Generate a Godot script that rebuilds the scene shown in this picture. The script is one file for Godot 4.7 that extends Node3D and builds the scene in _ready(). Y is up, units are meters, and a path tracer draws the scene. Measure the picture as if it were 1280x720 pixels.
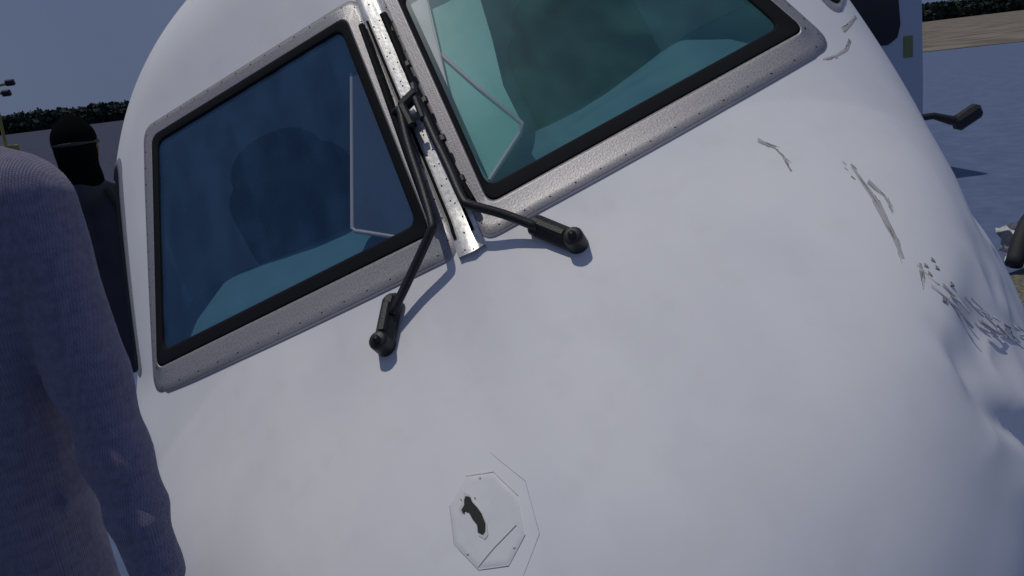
extends Node3D
# A damaged white airliner nose on an apron, seen from close by, with a person in a knitted sweater beside it.

const NOSE_TIP := 0.858
const WIDE := 1.309
const AXIS_Y := -0.48
const DROOP := 0.264
const POWER := 2.56
# windshield quad (x mirrored for the other side): inner bottom, inner top, outer top, outer bottom
const PANE := [Vector3(0.07, 0, 0), Vector3(0.07, 0.465, -0.47), Vector3(0.696, 0.449, -0.606), Vector3(0.822, -0.018, -0.164)]
# side window in (z, y) on the flank
const SIDE := [Vector2(-0.31, -0.035), Vector2(-0.72, 0.44), Vector2(-1.0, 0.42), Vector2(-1.06, -0.06)]

var rng := RandomNumberGenerator.new()
var M := {}
var pane_flat: PackedVector2Array
var pane_hole: PackedVector2Array
var side_hole: PackedVector2Array
var used_names := {}
var dents := FastNoiseLite.new()

class Shape:
	var v := PackedVector3Array()
	var i := PackedInt32Array()
	func quad(a: int, b: int, c: int, d: int):
		i.append_array([a, b, c, a, c, d])
	func flat_face(pts: Array):
		var s := v.size()
		for p in pts: v.append(p)
		for k in range(1, pts.size() - 1): i.append_array([s, s + k, s + k + 1])
	func join(o: Shape, x := Transform3D.IDENTITY):
		var s := v.size()
		for p in o.v: v.append(x * p)
		for k in o.i: i.append(k + s)
	func grid(rows: Array, wrap := false):
		var s := v.size(); var n: int = rows[0].size()
		for r in rows:
			for p in r: v.append(p)
		for a in rows.size() - 1:
			for b in (n if wrap else n - 1):
				var c := (b + 1) % n
				quad(s + a * n + b, s + a * n + c, s + (a + 1) * n + c, s + (a + 1) * n + b)
	func mesh() -> ArrayMesh:
		var nn := PackedVector3Array(); nn.resize(v.size())
		for k in range(0, i.size(), 3):
			var f := (v[i[k + 2]] - v[i[k]]).cross(v[i[k + 1]] - v[i[k]])
			nn[i[k]] += f; nn[i[k + 1]] += f; nn[i[k + 2]] += f
		for k in nn.size(): nn[k] = nn[k].normalized() if nn[k].length_squared() > 1e-20 else Vector3.UP
		var a := []; a.resize(Mesh.ARRAY_MAX)
		a[Mesh.ARRAY_VERTEX] = v; a[Mesh.ARRAY_NORMAL] = nn; a[Mesh.ARRAY_INDEX] = i
		var m := ArrayMesh.new()
		m.add_surface_from_arrays(Mesh.PRIMITIVE_TRIANGLES, a)
		return m

# ---------------------------------------------------------------- naming and parenting
func numbered(called: String) -> String:
	used_names[called] = used_names.get(called, -1) + 1
	return called if used_names[called] == 0 else "%s_%03d" % [called, used_names[called]]

func thing(called, label, category, at := Vector3.ZERO, turn := 0.0, group := "") -> Node3D:
	var o := Node3D.new(); o.name = numbered(called); add_child(o, true)
	o.position = at; o.rotation.y = turn
	o.set_meta("label", label); o.set_meta("category", category)
	if group: o.set_meta("group", group)
	return o

func put(called: String, sh, mat, parent: Node = self, label := "") -> MeshInstance3D:
	var o := MeshInstance3D.new(); o.name = called
	o.mesh = sh.mesh() if sh is Shape else sh
	o.material_override = mat
	o.cast_shadow = GeometryInstance3D.SHADOW_CASTING_SETTING_ON
	parent.add_child(o, true)
	if label: o.set_meta("label", label)
	return o

func structure(called, sh, mat, label, category) -> MeshInstance3D:
	var o := put(called, sh, mat, self, label); o.set_meta("kind", "structure"); o.set_meta("category", category); return o

# ---------------------------------------------------------------- shape helpers
func block(size: Vector3, b := 0.004, x := Transform3D.IDENTITY) -> Shape:
	var s := Shape.new(); var h := size / 2
	b = minf(b, minf(h.x, minf(h.y, h.z)) * 0.9)
	var pt = func(sg: Vector3, ax: int) -> Vector3:
		var r := sg * (h - Vector3(b, b, b)); r[ax] = sg[ax] * h[ax]; return x * r
	var face = func(pts: Array):
		var c := Vector3.ZERO
		for p in pts: c += p
		c = c / pts.size() - x.origin
		var n: Vector3 = (pts[2] - pts[0]).cross(pts[1] - pts[0])
		if n.dot(c) < 0: pts.reverse()
		s.flat_face(pts)
	for ax in 3:
		var u := (ax + 1) % 3; var w := (ax + 2) % 3
		for sa in [-1.0, 1.0]:
			var q := []
			for k in [[-1.0, -1.0], [1.0, -1.0], [1.0, 1.0], [-1.0, 1.0]]:
				var g := Vector3.ZERO; g[ax] = sa; g[u] = k[0]; g[w] = k[1]; q.append(pt.call(g, ax))
			face.call(q)
			for sb in [-1.0, 1.0]:
				var g0 := Vector3.ZERO; g0[ax] = sa; g0[u] = sb; g0[w] = -1.0
				var g1 := g0; g1[w] = 1.0
				face.call([pt.call(g0, ax), pt.call(g1, ax), pt.call(g1, u), pt.call(g0, u)])
	for a in [-1.0, 1.0]:
		for c in [-1.0, 1.0]:
			for d in [-1.0, 1.0]:
				var g := Vector3(a, c, d); face.call([pt.call(g, 0), pt.call(g, 1), pt.call(g, 2)])
	return s

func bar_frame(a: Vector3, b: Vector3, up := Vector3.UP) -> Transform3D:
	# x along a-b, y near up, origin in the middle
	var d := (b - a).normalized(); var z := d.cross(up)
	if z.length() < 1e-3: z = d.cross(Vector3.RIGHT)
	z = z.normalized(); var y := z.cross(d)
	return Transform3D(Basis(d, y, z), (a + b) / 2)

func bar(a: Vector3, b: Vector3, high: float, wide: float, up := Vector3.UP, bevel := 0.003) -> Shape:
	return block(Vector3(a.distance_to(b), high, wide), bevel, bar_frame(a, b, up))

func tube(pts: Array, radius, seg := 10) -> Shape:
	var s := Shape.new(); var rows := []
	var side := Vector3.ZERO
	for k in pts.size():
		var d: Vector3 = (pts[mini(k + 1, pts.size() - 1)] - pts[maxi(k - 1, 0)]).normalized()
		if side == Vector3.ZERO: side = d.cross(Vector3(0.31, 0.87, 0.39)).normalized()
		side = (side - d * side.dot(d)).normalized()
		var o := side.cross(d)
		var r: float = radius[k] if radius is Array else radius
		var ring := []
		for q in seg:
			var t := TAU * q / seg; ring.append(pts[k] + (side * cos(t) + o * sin(t)) * r)
		rows.append(ring)
	var first := []; var last := []
	for q in seg: first.append(pts[0]); last.append(pts[-1])
	rows.push_front(first); rows.push_back(last)
	s.grid(rows, true)
	return s

func smooth_path(pts: Array, per := 4) -> Array:
	var out := []
	for k in pts.size() - 1:
		var a: Vector3 = pts[maxi(k - 1, 0)]; var d: Vector3 = pts[mini(k + 2, pts.size() - 1)]
		for q in per: out.append(pts[k].cubic_interpolate(pts[k + 1], a, d, float(q) / per))
	out.append(pts[-1])
	return out

func lathe(profile: Array, seg := 24, x := Transform3D.IDENTITY) -> Shape:
	# profile of (radius, height) turned round y
	var s := Shape.new(); var rows := []
	for p in profile:
		var ring := []
		for q in seg: ring.append(x * Vector3(p.x * cos(TAU * q / seg), p.y, p.x * sin(TAU * q / seg)))
		rows.append(ring)
	s.grid(rows, true)
	return s

# ---------------------------------------------------------------- the fuselage surface
func section(z: float) -> Vector3:
	# half width, axis height, half height above the axis
	var u := maxf(NOSE_TIP - z, 0.0)
	var a := WIDE * (1.0 - exp(-pow(u / 0.58, 0.684))) * (1.0 + 0.057 * clampf(-z - 0.15, 0, 1.5))
	var zz := clampf(z / NOSE_TIP, 0, 1)
	var tip := AXIS_Y - DROOP
	var top: float
	if z > 0: top = -tip * pow(1.0 - zz, 0.571) + tip
	elif z > -0.66: top = -z * 0.9816
	else: top = 0.6479 + 0.22 * (1.0 - exp((z + 0.66) * 0.9816 / 0.22))
	var yc := AXIS_Y - DROOP * pow(zz, 1.5)
	return Vector3(a, yc, maxf(top - yc, 0.001))

func within(x: float, y: float, z: float) -> float:
	if z >= NOSE_TIP - 1e-4: return 1.0
	var s := section(z); var dy := y - s.y
	var b := s.z if dy > 0 else minf(s.z * 1.2, 1.0)
	return pow(absf(x) / s.x, POWER) + pow(absf(dy) / b, POWER) - 1.0

func bare_z(x: float, y: float) -> float:
	var hi := NOSE_TIP; var lo := hi
	while lo > -4.0:
		lo -= 0.05
		if within(x, y, lo) < 0: break
		hi = lo
	for k in 18:
		var m := (lo + hi) / 2
		if within(x, y, m) < 0: lo = m
		else: hi = m
	return lo

func pane_normal() -> Vector3:
	var n: Vector3 = (PANE[3] - PANE[0]).cross(PANE[1] - PANE[0]).normalized()
	return n if n.z > 0 else -n

func pane_z(x: float, y: float) -> float:
	var n := pane_normal(); var p: Vector3 = PANE[0]
	return p.z - (n.x * (absf(x) - p.x) + n.y * (y - p.y)) / n.z

func pane_gap(p: Vector2) -> float:
	if Geometry2D.is_point_in_polygon(p, pane_flat): return 0.0
	var d := 9.0
	for k in 4:
		d = minf(d, p.distance_to(Geometry2D.get_closest_point_to_segment(p, pane_flat[k], pane_flat[(k + 1) % 4])))
	return d

func eased(x: float, y: float, z: float) -> float:
	# the skin runs into the flat panes
	if z < -1.1 or y < -0.6: return z
	if absf(x) < 0.07 and y > 0 and y < 0.47: return lerpf(z, pane_z(0.07, y), 0.9)
	var d := pane_gap(Vector2(absf(x), y))
	if d > 0.5: return z
	var dz := pane_z(x, y) - z
	var w := pow(1.0 - d / 0.5, 2) if dz < 0 else 1.0 - smoothstep(0.0, 0.02, d)
	return z + dz * w

func skin(x: float, y: float, lift := 0.0) -> Vector3:
	var z := eased(x, y, bare_z(x, y))
	var e := 0.004
	var zx := eased(x + e, y, bare_z(x + e, y)) - z; var zy := eased(x, y + e, bare_z(x, y + e)) - z
	return crumple(Vector3(x, y, z)) + Vector3(-zx / e, -zy / e, 1).normalized() * lift

func flank(z: float, y: float, side: float, lift := 0.0) -> Vector3:
	var s := section(z); var dy := y - s.y
	var b := s.z if dy > 0 else minf(s.z * 1.2, 1.0)
	return Vector3(side * (s.x * pow(maxf(1.0 - pow(absf(dy) / b, POWER), 0.0), 1.0 / POWER) + lift), y, z)

func rounded(corners: PackedVector2Array, off: float, rad: float, per_side := 10, arc := 6, share := []) -> PackedVector2Array:
	# the quad moved outwards by off, corners rounded, always the same number of points
	var n := corners.size(); var ccw := not Geometry2D.is_polygon_clockwise(corners)
	var lines := []
	for k in n:
		var a := corners[k]; var b := corners[(k + 1) % n]; var d := (b - a).normalized()
		var o := Vector2(d.y, -d.x) * (1.0 if ccw else -1.0)
		lines.append([a + o * off * (share[k] if share.size() else 1.0), d])
	var q := []
	for k in n: q.append(Geometry2D.line_intersects_line(lines[(k + n - 1) % n][0], lines[(k + n - 1) % n][1], lines[k][0], lines[k][1]))
	var out := PackedVector2Array()
	for k in n:
		var c: Vector2 = q[k]; var d0: Vector2 = -lines[(k + n - 1) % n][1]; var d1: Vector2 = lines[k][1]
		var p0 := c + d0 * rad; var p1 := c + d1 * rad
		for t in arc + 1:
			var f := float(t) / arc
			out.append(p0 * (1 - f) * (1 - f) + c * 2 * f * (1 - f) + p1 * f * f)
		var nx: Vector2 = q[(k + 1) % n] - d1 * rad
		for t in range(1, per_side): out.append(p1.lerp(nx, float(t) / per_side))
	return out

func strip_ring(rings: Array) -> Shape:
	var s := Shape.new(); s.grid(rings, true); return s

func ribbon(path: Array, width, lift := 0.0012) -> Shape:
	# a thin raised line lying on the skin, its path in (x, y)
	var s := Shape.new(); var rows := []; var fine := []
	for k in path.size() - 1:
		var steps := maxi(1, int(path[k].distance_to(path[k + 1]) / 0.012))
		for t in steps: fine.append(path[k].lerp(path[k + 1], float(t) / steps))
	fine.append(path[-1])
	for k in fine.size():
		var d: Vector2 = (fine[mini(k + 1, fine.size() - 1)] - fine[maxi(k - 1, 0)]).normalized()
		var f := float(k) / (fine.size() - 1)
		var w: float = (lerpf(width[0], width[1], f) if width is Array else width) / 2
		var o := Vector2(-d.y, d.x) * w; var p: Vector2 = fine[k]
		rows.append([skin(p.x - o.x * 1.15, p.y - o.y * 1.15, -0.002), skin(p.x - o.x, p.y - o.y, lift), skin(p.x + o.x, p.y + o.y, lift), skin(p.x + o.x * 1.15, p.y + o.y * 1.15, -0.002)])
	s.grid(rows)
	return s

func patch(outline: PackedVector2Array, lift := 0.0015) -> Shape:
	var s := Shape.new()
	var idx := Geometry2D.triangulate_polygon(outline)
	var pts := []
	for p in outline: pts.append(skin(p.x, p.y, lift))
	for k in range(0, idx.size(), 3): s.flat_face([pts[idx[k]], pts[idx[k + 1]], pts[idx[k + 2]]])
	for k in outline.size():
		var n := (k + 1) % outline.size()
		s.flat_face([pts[k], pts[n], skin(outline[n].x, outline[n].y, -0.002), skin(outline[k].x, outline[k].y, -0.002)])
	return s

func crumple(p: Vector3) -> Vector3:
	# the lower right is pushed out as a whole, its edge buckled
	var q := p + Vector3(0.80, 0.0, 0.60) * 0.12 * smoothstep(-0.44, -1.05, p.y) * smoothstep(0.22, 0.70, p.x + 0.3 * p.z) * smoothstep(-0.3, 0.0, p.x)
	var w := smoothstep(-0.36, -0.52, p.y) * smoothstep(0.70, 0.82, p.x + 0.25 * p.z) * smoothstep(-0.25, 0.05, p.z)
	if w <= 0.0: return q
	var fold := absf(p.x - 0.665 + 0.12 * (p.y + 0.6) + 0.010 * sin(p.y * 31)) / 0.020
	var ridge := absf(dents.get_noise_3dv(p))
	return q + Vector3(0.80, 0.0, 0.60) * w * (0.010 + 0.012 * smoothstep(-0.5, -0.7, p.y) - 0.020 * exp(-fold * fold) - 0.018 * ridge)

func fuselage_shell(inset: float, coarse: int) -> Shape:
	var s := Shape.new(); var zs := []
	var nf := 216 / coarse
	for k in nf + 1: zs.append(NOSE_TIP - pow(float(k) / nf, 1.6) * (NOSE_TIP + 1.15))
	for k in range(1, 13): zs.append(-1.15 - 5.5 * k / 12.0)
	var nt := 444 / coarse
	var rows := []
	for z in zs:
		var c := section(z); var ring := []
		for k in nt:
			var t := TAU * (k + 0.5) / nt
			var cs := cos(t); var sn := sin(t)
			var b := c.z if sn > 0 else minf(c.z * 1.2, 1.0)
			var p := Vector3(maxf(c.x - inset, 0.0) * signf(cs) * pow(absf(cs), 2 / POWER), c.y + maxf(b - inset, 0.0) * signf(sn) * pow(absf(sn), 2 / POWER), z - (inset if z > 0 else 0.0))
			if sn > 0: p.z = eased(p.x, p.y, p.z) - (inset * 1.0 if inset > 0 and pane_gap(Vector2(absf(p.x), p.y)) < 0.3 else 0.0)
			# the crumpled right side of the nose: bulged, creased and dented
			if p.x > -0.3: p = crumple(p)
			if p.x < -0.7: p.x -= 0.04 * smoothstep(-0.72, -0.86, p.x) * smoothstep(-0.03, -0.16, p.y)
			var dd := Vector2(p.x - 0.73, p.y + 0.50).length()
			if dd < 0.2 and z > 0: p -= Vector3(0.55, 0.25, 0.8) * 0.017 * exp(-pow(dd / 0.06, 2))
			ring.append(p)
		rows.append(ring)
	var n := nt
	for r in rows:
		for p in r: s.v.append(p)
	for a in rows.size() - 1:
		for b in n:
			var c := (b + 1) % n
			var m: Vector3 = (rows[a][b] + rows[a + 1][c]) / 2
			var gone := false
			if m.z < 0.1 and m.z > -1.2 and m.y > -0.2:
				if Geometry2D.is_point_in_polygon(Vector2(absf(m.x), m.y), pane_hole): gone = true
				elif absf(m.x) > 0.72 and Geometry2D.is_point_in_polygon(Vector2(m.z, m.y), side_hole): gone = true
			if not gone: s.quad(a * n + b, a * n + c, (a + 1) * n + c, (a + 1) * n + b)
	return s

# ---------------------------------------------------------------- bodies: a smooth union of tapered capsules, meshed as surface nets
func nets(bones: Array, cell: float, k := 45.0, ripple = null) -> Shape:
	var lo := Vector3.INF; var hi := -Vector3.INF
	for b in bones:
		var r: float = maxf(b[2], b[3]) + 0.05
		for e in [b[0], b[1]]:
			lo = lo.min(e - Vector3(r, r, r)); hi = hi.max(e + Vector3(r, r, r))
	var n := Vector3i(((hi - lo) / cell).ceil()) + Vector3i(2, 2, 2)
	var f := PackedFloat32Array(); f.resize(n.x * n.y * n.z)
	for b in bones:
		var a: Vector3 = b[0]; var ab: Vector3 = b[1] - a; var ll := maxf(ab.length_squared(), 1e-9)
		var ra: float = b[2]; var dr: float = b[3] - ra
		var r: float = maxf(b[2], b[3]) + maxf(0.04, 2.5 / k)
		var p0 := Vector3i(((a.min(b[1]) - Vector3(r, r, r) - lo) / cell).floor()).clamp(Vector3i.ZERO, n - Vector3i.ONE)
		var p1 := Vector3i(((a.max(b[1]) + Vector3(r, r, r) - lo) / cell).ceil()).clamp(Vector3i.ZERO, n - Vector3i.ONE)
		for x in range(p0.x, p1.x + 1):
			for y in range(p0.y, p1.y + 1):
				var at := (x * n.y + y) * n.z
				for z in range(p0.z, p1.z + 1):
					var p := lo + Vector3(x, y, z) * cell
					var t := clampf((p - a).dot(ab) / ll, 0, 1)
					f[at + z] += exp(-k * (p.distance_to(a + ab * t) - ra - dr * t))
	for q in f.size():
		f[q] = 0.2 if f[q] < 1e-6 else -log(f[q]) / k
	if ripple != null:
		for x in n.x:
			for y in n.y:
				for z in n.z:
					var q := (x * n.y + y) * n.z + z
					if absf(f[q]) < 0.04: f[q] += ripple.call(lo + Vector3(x, y, z) * cell)
	var s := Shape.new(); var id := PackedInt32Array(); id.resize(f.size()); id.fill(-1)
	var step := [n.y * n.z, n.z, 1]
	var corner := []
	for c in 8: corner.append([Vector3(c & 1, (c >> 1) & 1, (c >> 2) & 1), (c & 1) * step[0] + ((c >> 1) & 1) * step[1] + ((c >> 2) & 1)])
	for x in n.x - 1:
		for y in n.y - 1:
			for z in n.z - 1:
				var q := (x * n.y + y) * n.z + z
				var m := 0
				for c in 8:
					if f[q + corner[c][1]] < 0: m |= 1 << c
				if m == 0 or m == 255: continue
				var sum := Vector3.ZERO; var cnt := 0
				for c in 8:
					for ax in 3:
						if c & (1 << ax): continue
						var d := c | (1 << ax)
						if ((m >> c) & 1) == ((m >> d) & 1): continue
						var fc := f[q + corner[c][1]]; var fd := f[q + corner[d][1]]
						sum += corner[c][0].lerp(corner[d][0], fc / (fc - fd)); cnt += 1
				id[q] = s.v.size()
				s.v.append(lo + (Vector3(x, y, z) + sum / cnt) * cell)
	for x in range(1, n.x - 1):
		for y in range(1, n.y - 1):
			for z in range(1, n.z - 1):
				var q := (x * n.y + y) * n.z + z
				for ax in 3:
					var inside := f[q] < 0
					if inside == (f[q + step[ax]] < 0): continue
					var u: int = step[(ax + 1) % 3]; var w: int = step[(ax + 2) % 3]
					var a := id[q - u - w]; var b := id[q - w]; var c := id[q]; var d := id[q - u]
					if a < 0 or b < 0 or c < 0 or d < 0: continue
					if inside: s.quad(a, d, c, b)
					else: s.quad(a, b, c, d)
	return s

func hand(wrist: Vector3, down: Vector3, palm_n: Vector3, thumb_side: Vector3) -> Array:
	var b := []
	var k := wrist + down * 0.09
	for q in 4: b.append([wrist + thumb_side * (0.012 - q * 0.008), k + thumb_side * (0.030 - q * 0.020), 0.014, 0.011])
	var length := [0.066, 0.075, 0.070, 0.054]
	for q in 4:
		var r := k + thumb_side * (0.030 - q * 0.020)
		var l: float = length[q]
		var m := r + down * l * 0.5 + palm_n * 0.008; var t := m + (down * 0.8 + palm_n * 0.6).normalized() * l * 0.5
		b.append([r, m, 0.0092, 0.0085]); b.append([m, t, 0.0085, 0.007])
	var tb := wrist + down * 0.03 + thumb_side * 0.025
	var tm := tb + (down * 0.7 + thumb_side * 0.7).normalized() * 0.038
	b.append([tb, tm, 0.013, 0.0105]); b.append([tm, tm + (down + palm_n * 0.4).normalized() * 0.032, 0.0105, 0.008])
	return b

func figure(root: Node3D, mats: Dictionary, R: Array, cell: float, folds, cap: bool):
	# R: shoulder, elbow, wrist of the right arm as seen (x > 0); the other arm mirrors it. Faces -z.
	var L := []
	for p in R: L.append(Vector3(-p.x, p.y, p.z))
	var trunk := [[Vector3(0, 1.48, 0.01), Vector3(0, 1.56, 0), 0.058, 0.055]]
	var torso := []
	for s in [-1.0, 1.0]:
		torso.append([Vector3(s * 0.085, 1.30, 0), Vector3(s * 0.064, 1.02, 0), 0.105, 0.098])
		torso.append([Vector3(s * 0.02, 1.495, 0.015), Vector3(s * 0.175, 1.415, 0.005), 0.056, 0.066])
		torso.append([Vector3(s * 0.11, 1.36, 0.0), Vector3(s * 0.09, 1.25, 0), 0.10, 0.10])
	var legs := []
	for s in [-1.0, 1.0]:
		legs.append([Vector3(s * 0.072, 0.92, 0), Vector3(s * 0.095, 0.52, -0.01), 0.096, 0.062])
		legs.append([Vector3(s * 0.095, 0.52, -0.01), Vector3(s * 0.105, 0.10, 0.02), 0.06, 0.045])
	var arms := []
	for a in [R, L]:
		arms.append([a[0], a[1], 0.060, 0.048]); arms.append([a[1], a[2], 0.047, 0.034])
	var shrink = func(list: Array, d: float):
		var o := []
		for b in list: o.append([b[0], b[1], maxf(b[2] + d, 0.012), maxf(b[3] + d, 0.012)])
		return o
	var skin_bones: Array = shrink.call(trunk + torso + legs + arms, -0.024)
	for s in [-1.0, 1.0]: skin_bones.append([Vector3(s * 0.105, 0.06, 0.03), Vector3(s * 0.12, 0.04, -0.14), 0.035, 0.028])
	var body := nets(skin_bones, maxf(cell, 0.014))
	var hc := Vector3(0, 1.665, -0.01)
	var head := [[Vector3(0, 1.54, 0.01), Vector3(0, 1.60, 0), 0.052, 0.05], [hc + Vector3(0, 0.03, 0.025), hc + Vector3(0, 0.035, -0.025), 0.078, 0.074],
		[hc + Vector3(0, -0.02, -0.03), hc + Vector3(0, -0.075, -0.05), 0.056, 0.036], [hc + Vector3(0, 0.005, -0.085), hc + Vector3(0, -0.022, -0.105), 0.010, 0.014],
		[hc + Vector3(-0.02, -0.055, -0.085), hc + Vector3(0.02, -0.055, -0.085), 0.010, 0.010]]
	for s in [-1.0, 1.0]:
		head.append([hc + Vector3(s * 0.076, 0.015, 0.012), hc + Vector3(s * 0.072, -0.022, 0.004), 0.016, 0.011])
		head.append([hc + Vector3(s * 0.032, 0.018, -0.077), hc + Vector3(s * 0.034, 0.018, -0.077), 0.013, 0.013])
		head.append([hc + Vector3(s * 0.018, 0.034, -0.090), hc + Vector3(s * 0.045, 0.034, -0.078), 0.009, 0.008])
	body.join(nets(head, 0.006, 90.0))
	for a in [R, L]:
		var s := signf(a[0].x)
		body.join(nets(hand(a[2] + Vector3(0, -0.005, 0), (a[2] - a[1]).normalized(), Vector3(-s, 0, 0), Vector3(0, 0, -1)), 0.004, 220.0))
	put("body", body, mats.skin, root)
	var top: Array = torso + arms + [[Vector3(0, 1.49, 0.012), Vector3(0, 1.515, 0.01), 0.062, 0.062], [Vector3(-0.06, 1.02, 0), Vector3(0.06, 1.02, 0), 0.102, 0.102], [Vector3(-0.06, 0.98, 0), Vector3(-0.062, 0.74, 0), 0.102, 0.110], [Vector3(0.06, 0.98, 0), Vector3(0.062, 0.74, 0), 0.102, 0.110], [Vector3(0, 1.0, 0), Vector3(0, 0.74, 0), 0.11, 0.11]]
	if cap: top.append([Vector3(0, 1.47, 0.012), Vector3(0, 1.545, 0.012), 0.088, 0.078])
	put("sweater" if not cap else "jacket", nets(top, cell, 110.0, folds), mats.top, root)
	put("trousers", nets(shrink.call(legs, -0.012) + [[Vector3(-0.045, 0.92, 0), Vector3(0.045, 0.92, 0), 0.086, 0.086]], maxf(cell, 0.014), 150.0), mats.legs, root)
	for s in [-1.0, 1.0]:
		put("shoe", nets([[Vector3(s * 0.105, 0.055, 0.04), Vector3(s * 0.12, 0.045, -0.16), 0.045, 0.038], [Vector3(s * 0.105, 0.10, 0.02), Vector3(s * 0.105, 0.06, 0.03), 0.05, 0.05]], 0.012), mats.shoe, root)
	for s in [-1.0, 1.0]:
		put("eye", lathe([Vector2(0, -0.011), Vector2(0.008, -0.008), Vector2(0.011, 0), Vector2(0.008, 0.008), Vector2(0, 0.011)], 12, Transform3D(Basis(), hc + Vector3(s * 0.033, 0.018, -0.0865))), mats.eye, root)
	if cap:
		put("knit_cap", nets([[hc + Vector3(0, 0.045, 0.022), hc + Vector3(0, 0.05, -0.022), 0.091, 0.086], [hc + Vector3(0, 0.10, 0), hc + Vector3(0, 0.115, 0), 0.05, 0.04]], 0.008), mats.hair, root)
		var ring := []
		for q in 29: ring.append(hc + Vector3(0.088 * cos(TAU * q / 28), 0.037, 0.108 * sin(TAU * q / 28)))
		put("cap_band", tube(ring, 0.010, 10), mats.band, root)
		put("hair", nets([[hc + Vector3(0, 0.0, 0.03), hc + Vector3(0, -0.07, 0.035), 0.088, 0.076], [hc + Vector3(-0.02, -0.14, 0.03), hc + Vector3(0.02, -0.14, 0.03), 0.062, 0.062]], 0.008), mats.hair, root)
	else:
		put("hair", nets([[hc + Vector3(0, 0.05, 0.03), hc + Vector3(0, 0.055, -0.02), 0.084, 0.078], [hc + Vector3(0, -0.02, 0.045), hc + Vector3(0, 0.03, 0.04), 0.06, 0.075]], 0.008), mats.hair, root)

# ---------------------------------------------------------------- materials
func mat(called: String, c: Color, rough := 0.6, metal := 0.0) -> StandardMaterial3D:
	var m := StandardMaterial3D.new(); m.resource_name = called
	m.albedo_color = c.linear_to_srgb(); m.roughness = rough; m.metallic = metal   # c is a real-world (linear) base colour
	return m

func noise_tex(seed_: int, freq: float, a: Color, b: Color, octaves := 4, mid := Vector2(0.3, 0.7), size := 512) -> NoiseTexture2D:
	var n := FastNoiseLite.new(); n.seed = seed_; n.frequency = freq; n.fractal_octaves = octaves; n.noise_type = FastNoiseLite.TYPE_SIMPLEX_SMOOTH
	var t := NoiseTexture2D.new(); t.noise = n; t.width = size; t.height = size; t.seamless = true
	var g := Gradient.new(); g.offsets = PackedFloat32Array([mid.x, mid.y]); g.colors = PackedColorArray([a.linear_to_srgb(), b.linear_to_srgb()])
	t.color_ramp = g
	return t

func noisy(called, a: Color, b: Color, tile: float, freq: float, rough := 0.6, metal := 0.0, relief := 0.0, seed_ := 1, mid := Vector2(0.3, 0.7)) -> StandardMaterial3D:
	var m := mat(called, Color(1, 1, 1), rough, metal)
	m.albedo_texture = noise_tex(seed_, freq, a, b, 4, mid)
	m.uv1_triplanar = true; m.uv1_scale = Vector3.ONE / tile
	if relief > 0:
		m.heightmap_enabled = true; m.heightmap_scale = relief
		m.heightmap_texture = noise_tex(seed_ + 50, freq, Color(0, 0, 0), Color(1, 1, 1), 4, Vector2(0, 1))
	return m

func knit(called: String, a: Color, b: Color, seed_: int) -> StandardMaterial3D:
	var im := Image.create(256, 256, false, Image.FORMAT_RGB8); var col := Image.create(256, 256, false, Image.FORMAT_RGB8)
	var r := RandomNumberGenerator.new(); r.seed = seed_
	var n := FastNoiseLite.new(); n.seed = seed_; n.frequency = 0.012
	for x in 256:
		for y in 256:
			# columns of V-shaped stitches
			var u := fposmod(x / 16.0, 1.0); var v := fposmod(y / 12.0 + absf(u - 0.5) * 1.4, 1.0)
			var h := pow(sin(PI * u), 0.6) * (0.35 + 0.65 * sin(PI * v)) * r.randf_range(0.8, 1.0)
			im.set_pixel(x, y, Color(h, h, h))
			col.set_pixel(x, y, a.lerp(b, clampf(h * 0.7 + 0.25 + n.get_noise_2d(x, y) * 0.5, 0, 1)).linear_to_srgb())
	var m := mat(called, Color(1, 1, 1), 0.95)
	m.albedo_texture = ImageTexture.create_from_image(col); m.heightmap_enabled = true; m.heightmap_scale = 0.16
	m.heightmap_texture = ImageTexture.create_from_image(im)
	m.uv1_triplanar = true; m.uv1_scale = Vector3.ONE / 0.05
	m.rim_enabled = true; m.rim = 0.6; m.rim_tint = 0.5
	return m

func sheen_film(called: String, c: Color, most: float, seed_: int, tile: Vector3) -> StandardMaterial3D:
	# an uneven see-through film that paints soft reflections and haze onto the glass
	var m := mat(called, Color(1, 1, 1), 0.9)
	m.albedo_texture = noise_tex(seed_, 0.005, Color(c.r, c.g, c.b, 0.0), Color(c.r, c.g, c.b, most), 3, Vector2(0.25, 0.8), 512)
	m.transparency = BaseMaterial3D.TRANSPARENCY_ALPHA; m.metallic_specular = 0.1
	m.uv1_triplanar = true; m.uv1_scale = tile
	return m

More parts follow.
